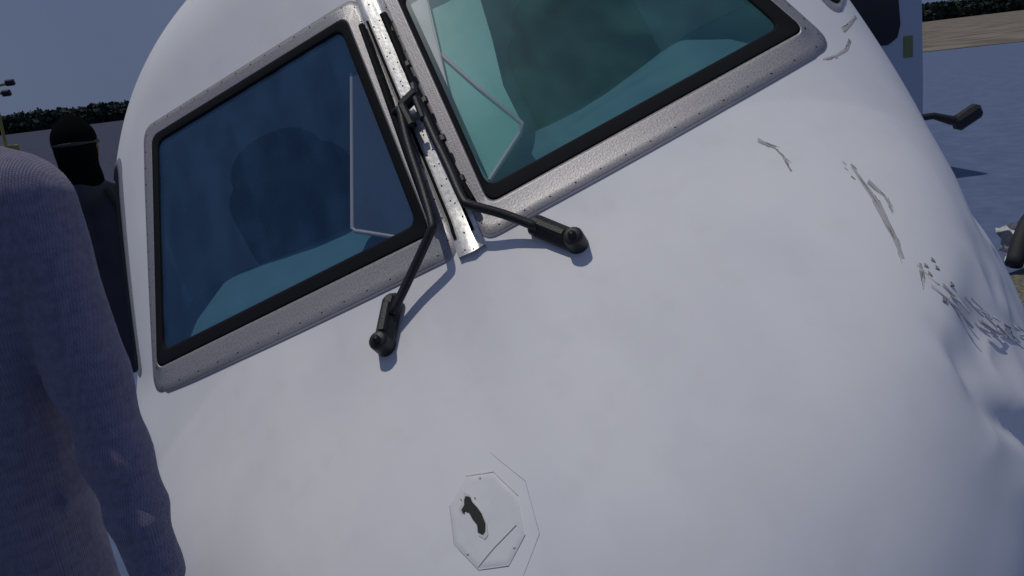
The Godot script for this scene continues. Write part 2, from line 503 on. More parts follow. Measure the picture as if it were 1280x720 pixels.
func make_materials():
	M.paint = noisy("white_paint", Color(0.72, 0.73, 0.76), Color(0.80, 0.81, 0.83), 1.7, 0.006, 0.62, 0.0, 0.06, 3, Vector2(0.2, 0.6))
	M.paint.metallic_specular = 0.35
	M.paint.detail_enabled = true; M.paint.detail_blend_mode = BaseMaterial3D.BLEND_MODE_MIX; M.paint.detail_uv_layer = BaseMaterial3D.DETAIL_UV_1
	M.paint.detail_albedo = noise_tex(61, 0.014, Color(0.50, 0.49, 0.48, 0.0), Color(0.50, 0.49, 0.48, 0.20), 4, Vector2(0.60, 0.95), 1024)
	M.liner = mat("cabin_liner", Color(0.55, 0.76, 0.88), 0.8)
	M.frame = noisy("weathered_frame_metal", Color(0.23, 0.225, 0.235), Color(0.40, 0.39, 0.405), 0.12, 0.045, 0.46, 0.4, 0.03, 7, Vector2(0.2, 0.62))
	M.post = noisy("bare_post_metal", Color(0.5, 0.5, 0.49), Color(0.84, 0.84, 0.82), 0.15, 0.022, 0.36, 0.4, 0.03, 9, Vector2(0.2, 0.42))
	M.rubber = mat("black_seal_rubber", Color(0.007, 0.008, 0.011), 0.75); M.rubber.metallic_specular = 0.25
	M.black = noisy("black_wiper_coating", Color(0.006, 0.006, 0.008), Color(0.02, 0.02, 0.024), 0.06, 0.03, 0.5, 0.0, 0.05, 12)
	M.glass = mat("windshield_glass", Color(0.008, 0.09, 0.25), 0.05); M.glass.transparency = BaseMaterial3D.TRANSPARENCY_ALPHA; M.glass.albedo_color.a = 0.2
	M.glass_right = mat("greenish_windshield_glass", Color(0.02, 0.26, 0.27), 0.2); M.glass_right.transparency = BaseMaterial3D.TRANSPARENCY_ALPHA; M.glass_right.albedo_color.a = 0.15
	M.film = sheen_film("painted_reflection_film", Color(0.12, 0.30, 0.55), 0.11, 71, Vector3(3.2, 1.1, 3.2))
	M.film_right = sheen_film("greenish_painted_haze", Color(0.16, 0.42, 0.40), 0.26, 77, Vector3(1.9, 1.6, 1.9))
	M.dark_glass = mat("van_window_glass", Color(0.01, 0.012, 0.02), 0.12)
	M.side_glass = mat("side_window_glass", Color(0.02, 0.03, 0.06), 0.06); M.side_glass.transparency = BaseMaterial3D.TRANSPARENCY_ALPHA; M.side_glass.albedo_color.a = 0.2
	M.seat = noisy("navy_seat_cloth", Color(0.003, 0.008, 0.03), Color(0.006, 0.014, 0.05), 0.2, 0.03, 0.9, 0.0, 0.1, 14)
	M.dash = mat("teal_glareshield", Color(0.05, 0.19, 0.28), 0.8)
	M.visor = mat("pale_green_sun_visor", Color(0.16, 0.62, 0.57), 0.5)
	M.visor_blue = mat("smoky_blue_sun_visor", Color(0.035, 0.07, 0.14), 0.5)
	M.rod = mat("pale_visor_rod", Color(0.55, 0.53, 0.56), 0.4)
	M.glare_scratch_white = mat("glare_and_scratch_white", Color(0.82, 0.84, 0.82), 0.5)  # white of the painted sun glare, shared with some pale scratches
	M.seam = mat("seam_sealant", Color(0.36, 0.36, 0.39), 0.7)
	M.faint = mat("faint_seam", Color(0.60, 0.60, 0.63), 0.6)
	M.scrape = noisy("scraped_primer", Color(0.23, 0.215, 0.21), Color(0.50, 0.485, 0.48), 0.03, 0.03, 0.7, 0.0, 0.05, 21)
	M.scuff = noisy("grey_brown_scuff", Color(0.34, 0.32, 0.315), Color(0.62, 0.61, 0.61), 0.025, 0.03, 0.8, 0.0, 0.02, 25)
	M.cover = noisy("cover_paint", Color(0.69, 0.70, 0.72), Color(0.75, 0.76, 0.78), 0.6, 0.02, 0.6, 0.0, 0.04, 27)
	M.flake = mat("flaked_paint", Color(0.62, 0.63, 0.62), 0.5)
	M.chip = noisy("bare_dark_chip", Color(0.006, 0.008, 0.008), Color(0.03, 0.035, 0.03), 0.02, 0.03, 0.7, 0.0, 0.05, 22)
	M.sweater = knit("navy_knit", Color(0.10, 0.095, 0.15), Color(0.24, 0.225, 0.335), 5)
	M.tarmac = noisy("blue_grey_tarmac", Color(0.085, 0.130, 0.245), Color(0.105, 0.155, 0.28), 6.0, 0.02, 0.8, 0.0, 0.4, 31)
	M.tarmac.detail_enabled = true; M.tarmac.uv1_world_triplanar = true
	M.tarmac.detail_albedo = noise_tex(33, 0.05, Color(0.08, 0.12, 0.21, 1), Color(0.115, 0.165, 0.28, 1)); M.tarmac.detail_blend_mode = BaseMaterial3D.BLEND_MODE_MIX
	var dm := GradientTexture2D.new(); var gg := Gradient.new(); gg.colors = PackedColorArray([Color(0.4, 0.4, 0.4), Color(0.4, 0.4, 0.4)]); dm.gradient = gg; dm.width = 8; dm.height = 8
	M.tarmac.detail_mask = dm; M.tarmac.detail_uv_layer = BaseMaterial3D.DETAIL_UV_1
	M.asphalt = noisy("dark_asphalt", Color(0.052, 0.058, 0.090), Color(0.072, 0.080, 0.118), 3.0, 0.02, 0.9, 0.0, 0.3, 37); M.asphalt.uv1_world_triplanar = true; M.asphalt.metallic_specular = 0.2
	M.field = noisy("dry_grass", Color(0.13, 0.11, 0.08), Color(0.23, 0.20, 0.15), 40.0, 0.02, 0.95, 0.0, 0.0, 41); M.field.uv1_world_triplanar = true
	M.verge = noisy("dry_verge", Color(0.11, 0.11, 0.075), Color(0.22, 0.21, 0.15), 0.5, 0.03, 0.95, 0.0, 1.0, 43); M.verge.uv1_world_triplanar = true
	M.blade = mat("dry_grass_blade", Color(0.2, 0.19, 0.11), 0.8)
	M.leaf = noisy("far_foliage", Color(0.012, 0.030, 0.026), Color(0.026, 0.050, 0.042), 3.0, 0.03, 0.9, 0.0, 0.0, 45)
	M.van = mat("blue_grey_van_paint", Color(0.40, 0.46, 0.56), 0.35); M.van.clearcoat_enabled = true
	M.tyre = mat("tyre_rubber", Color(0.012, 0.012, 0.013), 0.85)
	M.steel = mat("wheel_steel", Color(0.3, 0.3, 0.32), 0.4, 0.7)
	M.red = mat("tail_light_red", Color(0.3, 0.01, 0.01), 0.2)
	M.lime = mat("lime_reflective", Color(0.16, 0.22, 0.07), 0.4)
	M.yellow = mat("yellow_mast_paint", Color(0.30, 0.26, 0.05), 0.5)
	M.lamp_dark = mat("dark_lamp_housing", Color(0.012, 0.02, 0.035), 0.5)
	M.plate_white = noisy("torn_white_panel", Color(0.5, 0.5, 0.53), Color(0.78, 0.78, 0.8), 0.2, 0.02, 0.5, 0.0, 0.1, 51)
	M.plate_dark = noisy("sooty_part", Color(0.008, 0.009, 0.012), Color(0.04, 0.04, 0.045), 0.1, 0.03, 0.7, 0.0, 0.2, 52)

# ---------------------------------------------------------------- the airliner's parts
func flat_pane_ring(side: float, off: float, rad: float, lift: float, share := []) -> Array:
	var n := pane_normal() * Vector3(side, 1, 1); var out := []
	for p in rounded(pane_flat, off, rad, 32, 8, share): out.append(Vector3(p.x * side, p.y, pane_z(p.x, p.y)) + n * lift)
	return out

const FRAME_SHARE := [0.85, 0.66, 0.62, 0.96]   # the frame is wider below than above

func skin_pane_ring(side: float, off: float, rad: float, lift: float) -> Array:
	var out := []
	for p in rounded(pane_flat, off, rad, 32, 8, FRAME_SHARE): out.append(skin(p.x * side, p.y, lift))
	return out

func windshield(plane: Node3D, side: float):
	# frame of bare metal with a lip, a black seal, the pane, rivets and the seam round it
	var rings := [flat_pane_ring(side, 0.002, 0.022, -0.01), flat_pane_ring(side, 0.002, 0.022, 0.006)]
	for k in 4: rings.append(skin_pane_ring(side, 0.008 + 0.043 * k / 3.0, 0.026 + 0.010 * k / 3.0, 0.006 - 0.0005 * k))
	rings.append(skin_pane_ring(side, 0.0535, 0.037, -0.006))
	var fr := put("windshield", strip_ring(rings), M.frame, plane, "bare metal windshield frame with navy tinted glass" if side < 0 else "bare metal windshield frame with teal tinted glass")
	var seal := []
	var share := [0.9, 0.75, 0.7, 1.15] if side < 0 else [0.4, 0.9, 1.3, 1.15]   # the seal is wider along some edges
	for r in [[0.003, -0.012], [0.003, 0.0065], [0.0, 0.008]]: seal.append(flat_pane_ring(side, r[0], 0.024, r[1]))
	for r in [[-0.018, 0.006], [-0.022, 0.003], [-0.023, -0.01]]: seal.append(flat_pane_ring(side, r[0], 0.024, r[1], share))
	put("seal", strip_ring(seal), M.rubber, fr)
	var g := flat_pane_ring(side, -0.020, 0.022, 0.0, share)
	put("glass", pane_sheet(g), M.glass if side < 0 else M.glass_right, fr)
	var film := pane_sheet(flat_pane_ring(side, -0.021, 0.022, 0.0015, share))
	put("reflection_film", film, M.film if side < 0 else M.film_right, fr)  # mottled reflections painted on a sheet just over the pane
	var riv := Shape.new()
	for row in [0.016, 0.042]:
		var line := rounded(pane_flat, row, 0.035, 26, 3, FRAME_SHARE)
		for k in line.size():
			if k % 2: continue
			var p := line[k]
			var c := skin(p.x * side, p.y, 0.004); var nn := (skin(p.x * side, p.y, 0.02) - c).normalized()
			riv.join(lathe([Vector2(0.0026, -0.001), Vector2(0.0022, 0.0009), Vector2(0, 0.0014)], 6, Transform3D(Basis(Quaternion(Vector3.UP, nn)), c)))
	put("rivet_row", riv, M.rubber, fr).set_meta("kind", "stuff")
	put("edge_seam", strip_ring([skin_pane_ring(side, 0.052, 0.036, 0.004), skin_pane_ring(side, 0.055, 0.037, 0.0022), skin_pane_ring(side, 0.057, 0.038, -0.003)]), M.seam, fr)

func pane_sheet(ring: Array) -> Shape:
	var s := Shape.new(); var c := Vector3.ZERO
	for p in ring: c += p
	c /= ring.size(); s.v.append(c)
	for p in ring: s.v.append(p)
	for k in ring.size(): s.i.append_array([0, 1 + k, 1 + (k + 1) % ring.size()])
	return s

func side_window(plane: Node3D, side: float):
	var c := PackedVector2Array(SIDE)
	var ring = func(off: float, lift: float) -> Array:
		var out := []
		for p in rounded(c, off, 0.05): out.append(flank(p.x, p.y, side, lift))
		return out
	var fr := put("side_window", strip_ring([ring.call(-0.002, -0.012), ring.call(0.0, 0.004), ring.call(0.012, 0.005), ring.call(0.02, -0.003)]), M.frame, plane)
	put("seal", strip_ring([ring.call(0.001, -0.012), ring.call(0.0, 0.006), ring.call(-0.022, 0.005), ring.call(-0.024, -0.012)]), M.rubber, fr)
	put("glass", pane_sheet(ring.call(-0.02, 0.0)), M.side_glass, fr)

func wiper(plane: Node3D, side: float, motor: Array, arm: Array, blade: Array):
	var up := Vector3(0, 0.75, 0.66)
	var a := put("wiper", tube(smooth_path(arm, 4), 0.0095, 8), M.black, plane, "wiper parked along the post over the navy pane" if side < 0 else "wiper parked along the post over the teal pane")
	var d: Vector3 = (motor[1] - motor[0]).normalized()
	var f := bar_frame(motor[0], motor[1], up)
	var box := block(Vector3(motor[0].distance_to(motor[1]) + 0.028, 0.038, 0.042), 0.014, f)
	box.join(lathe([Vector2(0, 0.03), Vector2(0.015, 0.029), Vector2(0.020, 0.024), Vector2(0.022, -0.03)], 16, Transform3D(Basis(Quaternion(Vector3.UP, up)), motor[1])))
	box.join(lathe([Vector2(0, 0.036), Vector2(0.008, 0.035), Vector2(0.009, 0.02)], 6, Transform3D(Basis(Quaternion(Vector3.UP, up)), motor[1])))
	box.join(bar(motor[0] + d * 0.012 + up * 0.018, motor[1] - d * 0.02 + up * 0.018, 0.012, 0.018, up, 0.004))
	put("motor_cover", box, M.black, a)
	# blade: a spine, a rubber lip, three claws
	var bl := tube(blade, 0.008, 6)
	for k in blade.size() - 1: bl.join(bar(blade[k] - up * 0.012, blade[k + 1] - up * 0.012, 0.024, 0.013, up, 0.003))
	put("blade", bl, M.rubber, a)
	for k in 5:
		var p: Vector3 = blade[0].lerp(blade[-1], 0.1 + 0.2 * k)
		put("claw", bar(p + Vector3(-0.007, 0, 0), p + Vector3(0.007, 0, 0), 0.011, 0.02, up, 0.003), M.black, a)
	put("coupling", bar(arm[-1], blade[1].lerp(blade[2], 0.4), 0.018, 0.014, up, 0.004), M.black, a)

func make_airliner() -> Node3D:
	var plane := thing("airliner", "scratched white airliner nose with two windshields and parked black wipers", "airplane")
	plane.transform = Transform3D(Basis(Vector3(0.93426, 0.35577, 0.02415), Vector3(-0.35655, 0.93112, 0.07677), Vector3(0.00482, -0.08034, 0.99676)).orthonormalized(), Vector3(-0.0887, 1.2647, -1.7119))
	put("fuselage", fuselage_shell(0.0, 1), M.paint, plane)
	put("cabin_lining", fuselage_shell(0.03, 3), M.liner, plane)
	for s in [-1.0, 1.0]: windshield(plane, s); side_window(plane, s)
	# the post between the panes: a bright strip with sunk dark joints
	var strip := Shape.new(); var rows := []
	for k in 25:
		var y := lerpf(-0.058, 0.60, k / 24.0); var row := []
		for x in [-0.030, -0.028, -0.012, 0.0, 0.012, 0.028, 0.030]:
			row.append(skin(x, y, 0.010 if absf(x) < 0.029 else -0.004))
		rows.append(row)
	strip.grid(rows)
	var post := put("centre_post", strip, M.post, plane, "bright bare metal post between the windshields")
	for x in [-0.0205, 0.0165]:
		put("joint", ribbon([Vector2(x, 0.43), Vector2(x, -0.03)], 0.006, 0.0125), M.rubber, post)
	var riv := Shape.new()
	for x in [-0.006, 0.004]:
		for k in 17:
			var c := skin(x + rng.randf_range(-0.006, 0.006), -0.05 + 0.036 * k + rng.randf_range(-0.012, 0.012), 0.010)
			riv.join(lathe([Vector2(0.0020, -0.001), Vector2(0.0017, 0.0008), Vector2(0, 0.0012)], 6, Transform3D(Basis(Quaternion(Vector3.UP, Vector3(0, 0.7, 0.714))), c)))
	put("rivet_row", riv, M.rubber, post).set_meta("kind", "stuff")
	var clamp_body := bar(Vector3(-0.022, 0.238, -0.190), Vector3(0.030, 0.252, -0.196), 0.03, 0.026, Vector3(0, 0.7, 0.7), 0.007)
	clamp_body.join(bar(Vector3(-0.014, 0.244, -0.185), Vector3(-0.010, 0.195, -0.135), 0.022, 0.018, Vector3(0, 0.7, 0.7), 0.005))
	clamp_body.join(bar(Vector3(0.020, 0.245, -0.185), Vector3(0.018, 0.196, -0.136), 0.022, 0.016, Vector3(0, 0.7, 0.7), 0.005))
	var cl := put("wiper_clamp", clamp_body, M.black, plane)
	put("clamp_screw", lathe([Vector2(0, 0.009), Vector2(0.005, 0.008), Vector2(0.006, 0.0)], 10, Transform3D(Basis(Quaternion(Vector3.UP, Vector3(0, 0.7, 0.714))), Vector3(0.004, 0.222, -0.150))), M.post, cl)
	wiper(plane, -1, [Vector3(-0.190, -0.066, 0.085), Vector3(-0.232, -0.117, 0.162)],
		[Vector3(-0.195, -0.079, 0.125), Vector3(-0.130, -0.035, 0.097), Vector3(-0.058, 0.018, 0.075), Vector3(-0.045, 0.033, 0.061), Vector3(-0.039, 0.090, -0.013), Vector3(-0.034, 0.172, -0.110), Vector3(-0.022, 0.241, -0.186)],
		[Vector3(-0.034, 0.435, -0.403), Vector3(-0.040, 0.291, -0.255), Vector3(-0.047, 0.150, -0.109), Vector3(-0.051, 0.036, 0.009)])
	wiper(plane, 1, [Vector3(0.135, -0.060, 0.090), Vector3(0.193, -0.110, 0.156)],
		[Vector3(0.139, -0.062, 0.111), Vector3(0.091, -0.015, 0.083), Vector3(0.040, 0.029, 0.064), Vector3(0.030, 0.045, 0.049), Vector3(0.028, 0.097, -0.020), Vector3(0.023, 0.171, -0.109), Vector3(0.021, 0.246, -0.192)],
		[Vector3(0.026, 0.432, -0.400), Vector3(0.023, 0.315, -0.279), Vector3(0.027, 0.199, -0.159), Vector3(0.031, 0.100, -0.056), Vector3(0.042, 0.027, 0.021)])
	# probe on the right flank: a bent stem and a paddle
	var pr := put("ice_probe", tube([Vector3(0.99, -0.335, -0.255), Vector3(1.058, -0.358, -0.247), Vector3(1.090, -0.386, -0.240), Vector3(1.102, -0.390, -0.240)], [0.009, 0.008, 0.011, 0.011], 10), M.black, plane, "black probe with a square paddle on the flank")
	put("paddle", bar(Vector3(1.090, -0.399, -0.238), Vector3(1.160, -0.392, -0.245), 0.036, 0.03, Vector3(-0.45, 0.88, 0.1), 0.008), M.black, pr)
	# round access cover on the nose with its chipped middle
	var c := Vector2(-0.130, -0.340)
	var oct := func(rx: float, ry: float, turn: float, from: int, to: int) -> Array:
		var o := []
		for k in range(from, to + 1): o.append(c + Vector2(rx * cos(TAU * k / 8 + turn), ry * sin(TAU * k / 8 + turn)))
		return o
	var disc := Shape.new(); var rows2 := []
	for k in 9:
		var ring := []
		for e in 8:
			var a: Vector2 = c + Vector2(0.064 * cos(TAU * e / 8 + 0.2), 0.047 * sin(TAU * e / 8 + 0.2)); var b: Vector2 = c + Vector2(0.064 * cos(TAU * (e + 1) / 8 + 0.2), 0.047 * sin(TAU * (e + 1) / 8 + 0.2))
			for t in 4:
				var q: Vector2 = c.lerp(a.lerp(b, t / 4.0), minf(k / 7.0, 1.0)); ring.append(skin(q.x, q.y, 0.0006 if k < 8 else -0.002))
		rows2.append(ring)
	disc.grid(rows2, true)
	var cover := put("access_cover", disc, M.cover, plane, "eight-sided access cover with a black chip in its middle")
	for e in [[0, 1], [1, 2], [3, 4], [4, 5], [5, 6], [6, 7]]: put("cover_edge", ribbon(oct.call(0.0645, 0.0474, 0.2, e[0], e[1]), 0.0014, 0.0007), M.faint, cover)
	put("cover_rim", ribbon(oct.call(0.086, 0.066, 0.3, -2, 1), 0.0009, 0.0002), M.faint, cover)
	put("cover_rim", ribbon(oct.call(0.088, 0.064, 0.1, 5, 6), 0.0016, 0.0003), M.seam, cover)
	for e in [1, 4, 6]:
		var q: Vector2 = c + Vector2(0.055 * cos(TAU * (e + 0.5) / 8 + 0.2), 0.040 * sin(TAU * (e + 0.5) / 8 + 0.2)); var at := skin(q.x, q.y, 0.0012)
		put("cover_screw", lathe([Vector2(0.0026, -0.001), Vector2(0.0022, 0.0005), Vector2(0.0007, 0.0006), Vector2(0, 0.0002)], 8, Transform3D(Basis(Quaternion(Vector3.UP, (skin(q.x, q.y, 0.02) - at).normalized())), at)), M.faint, cover)
	put("seam", ribbon([Vector2(-0.165, -0.377), Vector2(-0.13, -0.366), Vector2(-0.085, -0.355)], 0.0014, 0.0014), M.faint, cover)
	var chip := PackedVector2Array([Vector2(-0.153, -0.307), Vector2(-0.144, -0.311), Vector2(-0.143, -0.318), Vector2(-0.136, -0.325), Vector2(-0.132, -0.333), Vector2(-0.131, -0.344), Vector2(-0.134, -0.353), Vector2(-0.141, -0.3545), Vector2(-0.149, -0.351), Vector2(-0.146, -0.343), Vector2(-0.152, -0.335), Vector2(-0.155, -0.327), Vector2(-0.161, -0.324), Vector2(-0.167, -0.3262), Vector2(-0.1665, -0.322), Vector2(-0.159, -0.3185), Vector2(-0.158, -0.311)])
	var torn := PackedVector2Array(); var mid := Vector2(-0.147, -0.331)
	for k in chip.size(): chip[k] = mid + (chip[k] - mid) * rng.randf_range(0.78, 0.96)
	for q in chip: torn.append(mid + (q - mid) * rng.randf_range(1.08, 1.3))
	put("torn_edge", patch(torn, 0.0018), M.flake, cover)
	for k in 5:
		var f := mid + Vector2(rng.randf_range(-0.03, 0.02), rng.randf_range(-0.022, 0.022))
		put("chip", patch(PackedVector2Array([f, f + Vector2(0.003, -0.001), f + Vector2(0.002, -0.003)]), 0.002), M.scrape, cover)
	put("chip", patch(chip, 0.0024), M.chip, cover, "black chip in the paint")
	# scrapes on the right of the nose
	var scr := [[[Vector2(0.601, -0.127), Vector2(0.609, -0.137), Vector2(0.620, -0.149)], [0.006, 0.002]], [[Vector2(0.618, -0.150), Vector2(0.621, -0.162), Vector2(0.618, -0.175)], [0.002, 0.004]],
		[[Vector2(0.716, -0.226), Vector2(0.712, -0.252), Vector2(0.709, -0.274)], [0.002, 0.007]], [[Vector2(0.709, -0.274), Vector2(0.699, -0.297), Vector2(0.691, -0.319), Vector2(0.678, -0.342)], [0.010, 0.004]],
		[[Vector2(0.722, -0.252), Vector2(0.729, -0.278), Vector2(0.722, -0.298)], [0.007, 0.002]], [[Vector2(0.700, -0.361), Vector2(0.687, -0.374)], [0.003, 0.006]],
		[[Vector2(1.020, -0.090), Vector2(0.966, -0.080), Vector2(0.926, -0.073)], [0.004, 0.008]], [[Vector2(0.925, -0.094), Vector2(0.896, -0.099), Vector2(0.858, -0.092), Vector2(0.822, -0.080)], [0.006, 0.002]]]
	for q in scr:
		var wide: float = maxf(q[1][0], q[1][1])
		put("scuff", ribbon(q[0], [q[1][0] * 1.5, q[1][1] * 1.5], 0.0003), M.scuff, plane)
		for k in 9:
			var f := rng.randf(); var n: int = q[0].size() - 1; var at := mini(int(f * n), n - 1)
			var d: Vector2 = (q[0][at + 1] - q[0][at]).normalized()
			var a: Vector2 = q[0][at].lerp(q[0][at + 1], f * n - at) + Vector2(-d.y, d.x) * rng.randf_range(-0.6, 0.6) * wide
			var l := rng.randf_range(0.005, 0.018)
			put("scratch", ribbon([a, a + d * l * 0.5 + Vector2(rng.randf_range(-0.001, 0.001), 0), a + d * l], [rng.randf_range(0.0008, 0.0026), 0.0006], 0.0005 + 0.0001 * (k % 3)), M.scrape if k % 4 else M.flake, plane)
	for k in 26:
		var a := Vector2(0.694, -0.368).lerp(Vector2(0.765, -0.52), k / 16.0) + Vector2(rng.randf_range(-0.014, 0.020), rng.randf_range(-0.014, 0.014))
		var b := a + Vector2(rng.randf_range(0.004, 0.014), rng.randf_range(-0.045, -0.018))
		put("scratch", ribbon([a, b], [rng.randf_range(0.001, 0.0045), 0.001], 0.0006 + 0.0001 * (k % 4)), [M.flake, M.faint, M.glare_scratch_white, M.scuff][k % 4], plane)
	for k in 7:
		var a := Vector2(0.694, -0.37) + Vector2(rng.randf_range(-0.006, 0.035), rng.randf_range(-0.04, 0.006))
		put("scratch", ribbon([a, a + Vector2(0.003, -0.006)], [0.005, 0.002], 0.0012), M.scrape, plane)
	for k in 6:
		var a := Vector2(0.714, -0.222) + Vector2(rng.randf_range(-0.012, 0.012), rng.randf_range(-0.014, 0.012))
		put("scratch", ribbon([a, a + Vector2(0.002, -0.006)], [0.003, 0.001], 0.0012), M.scrape if k % 2 else M.flake, plane)
	# latch joint at the lower left corner of the frame
	put("latch_seam", ribbon([Vector2(-0.864, -0.083), Vector2(-0.872, -0.104), Vector2(-0.93, -0.112)], 0.004, 0.001), M.seam, plane)
	cockpit(plane)
	return plane

func cockpit(plane: Node3D):
	# glareshield behind both panes
	var rows := []
	for k in 21:
		var x := lerpf(-0.84, 0.84, k / 20.0)
		var zf := pane_z(maxf(absf(x), 0.07), -0.02) - 0.05
		rows.append([Vector3(x, -0.10, zf + 0.02), Vector3(x, -0.035, zf - 0.01), Vector3(x, 0.01, zf - 0.14), Vector3(x, 0.025 + 0.015 * cos(x * 9), zf - 0.34), Vector3(x, 0.01, zf - 0.42), Vector3(x, -0.4, zf - 0.34)])
	var s := Shape.new(); s.grid(rows); put("glareshield", s, M.dash, plane)
	for sd in [-1.0, 1.0]:
		var cx := -0.54 if sd < 0 else 0.44
		var back := []
		for k in 5: back.append([Vector3(cx + 0.06 * (k - 2), 0.13, -0.92), Vector3(cx + 0.075 * (k - 2), -0.55, -0.85), 0.085, 0.085])
		var seat := put("pilot_seat", nets(back, 0.02, 30.0), M.seat, plane)
		put("headrest", nets([[Vector3(cx - 0.055, 0.20, -0.92), Vector3(cx + 0.055, 0.20, -0.92), 0.10, 0.10], [Vector3(cx, 0.08, -0.93), Vector3(cx, 0.22, -0.93), 0.06, 0.06]], 0.016, 30.0), M.seat, seat)
		put("seat_cushion", block(Vector3(0.46, 0.12, 0.46), 0.04, Transform3D(Basis(), Vector3(cx, -0.55, -0.60))), M.seat, seat)
	var ring := []
	for k in 40:
		var c := section(-1.32); var t := TAU * k / 40
		ring.append(Vector3((c.x - 0.04) * signf(cos(t)) * pow(absf(cos(t)), 0.78), c.y + ((c.z if sin(t) > 0 else 1.0) - 0.04) * signf(sin(t)) * pow(absf(sin(t)), 0.78), -1.32))
	put("bulkhead", quad_plate(ring, Vector3.BACK), M.liner, plane)
	put("cabin_floor", block(Vector3(1.3, 0.04, 2.0), 0.004, Transform3D(Basis(), Vector3(0, -0.9, -0.85))), M.liner, plane)
	# see-through visors with pale edge rods beside the post
	var nr := pane_normal()
	var rod_l := [Vector3(-0.119, 0.35, -0.452), Vector3(-0.253, 0.056, -0.187), Vector3(-0.248, 0.048, -0.178), Vector3(-0.235, 0.042, -0.169), Vector3(-0.128, -0.012, -0.089), Vector3(-0.093, -0.024, -0.068)]
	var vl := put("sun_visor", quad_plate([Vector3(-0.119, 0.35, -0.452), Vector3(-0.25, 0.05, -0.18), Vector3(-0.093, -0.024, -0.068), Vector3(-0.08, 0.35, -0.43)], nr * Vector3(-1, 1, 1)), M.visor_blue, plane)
	put("edge_rod", tube(rod_l, 0.0055, 8), M.rod, vl)
	var rod_r := [Vector3(0.088, 0.293, -0.387), Vector3(0.142, 0.173, -0.278), Vector3(0.195, 0.067, -0.185), Vector3(0.18, 0.052, -0.166), Vector3(0.08, 0.007, -0.096)]
	for k in rod_r.size(): rod_r[k] += nr * 0.03
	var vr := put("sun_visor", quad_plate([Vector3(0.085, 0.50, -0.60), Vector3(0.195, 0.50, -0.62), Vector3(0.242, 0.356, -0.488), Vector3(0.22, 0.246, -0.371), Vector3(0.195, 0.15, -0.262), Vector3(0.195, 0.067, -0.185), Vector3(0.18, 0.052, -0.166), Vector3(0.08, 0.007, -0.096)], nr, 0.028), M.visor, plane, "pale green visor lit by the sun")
	put("edge_rod", tube(rod_r, 0.0055, 8), M.rod, vr)
	put("painted_glare", quad_plate([Vector3(0.082, 0.50, -0.575), Vector3(0.15, 0.50, -0.59), Vector3(0.105, 0.32, -0.405), Vector3(0.082, 0.2, -0.28)], nr, 0.036), M.glare_scratch_white, plane)  # sun glare painted as a white plate behind the right pane

func quad_plate(pts: Array, n: Vector3, off := 0.0) -> Shape:
	var s := Shape.new(); var t := n.normalized() * 0.0025
	pts = pts.duplicate()
	for k in pts.size(): pts[k] += n.normalized() * off
	var top := []; var low := []
	for p in pts: top.append(p + t); low.append(p - t)
	s.flat_face(top); low.reverse(); s.flat_face(low); low.reverse()
	for k in pts.size():
		var q := (k + 1) % pts.size(); s.flat_face([top[k], low[k], low[q], top[q]])
	return s

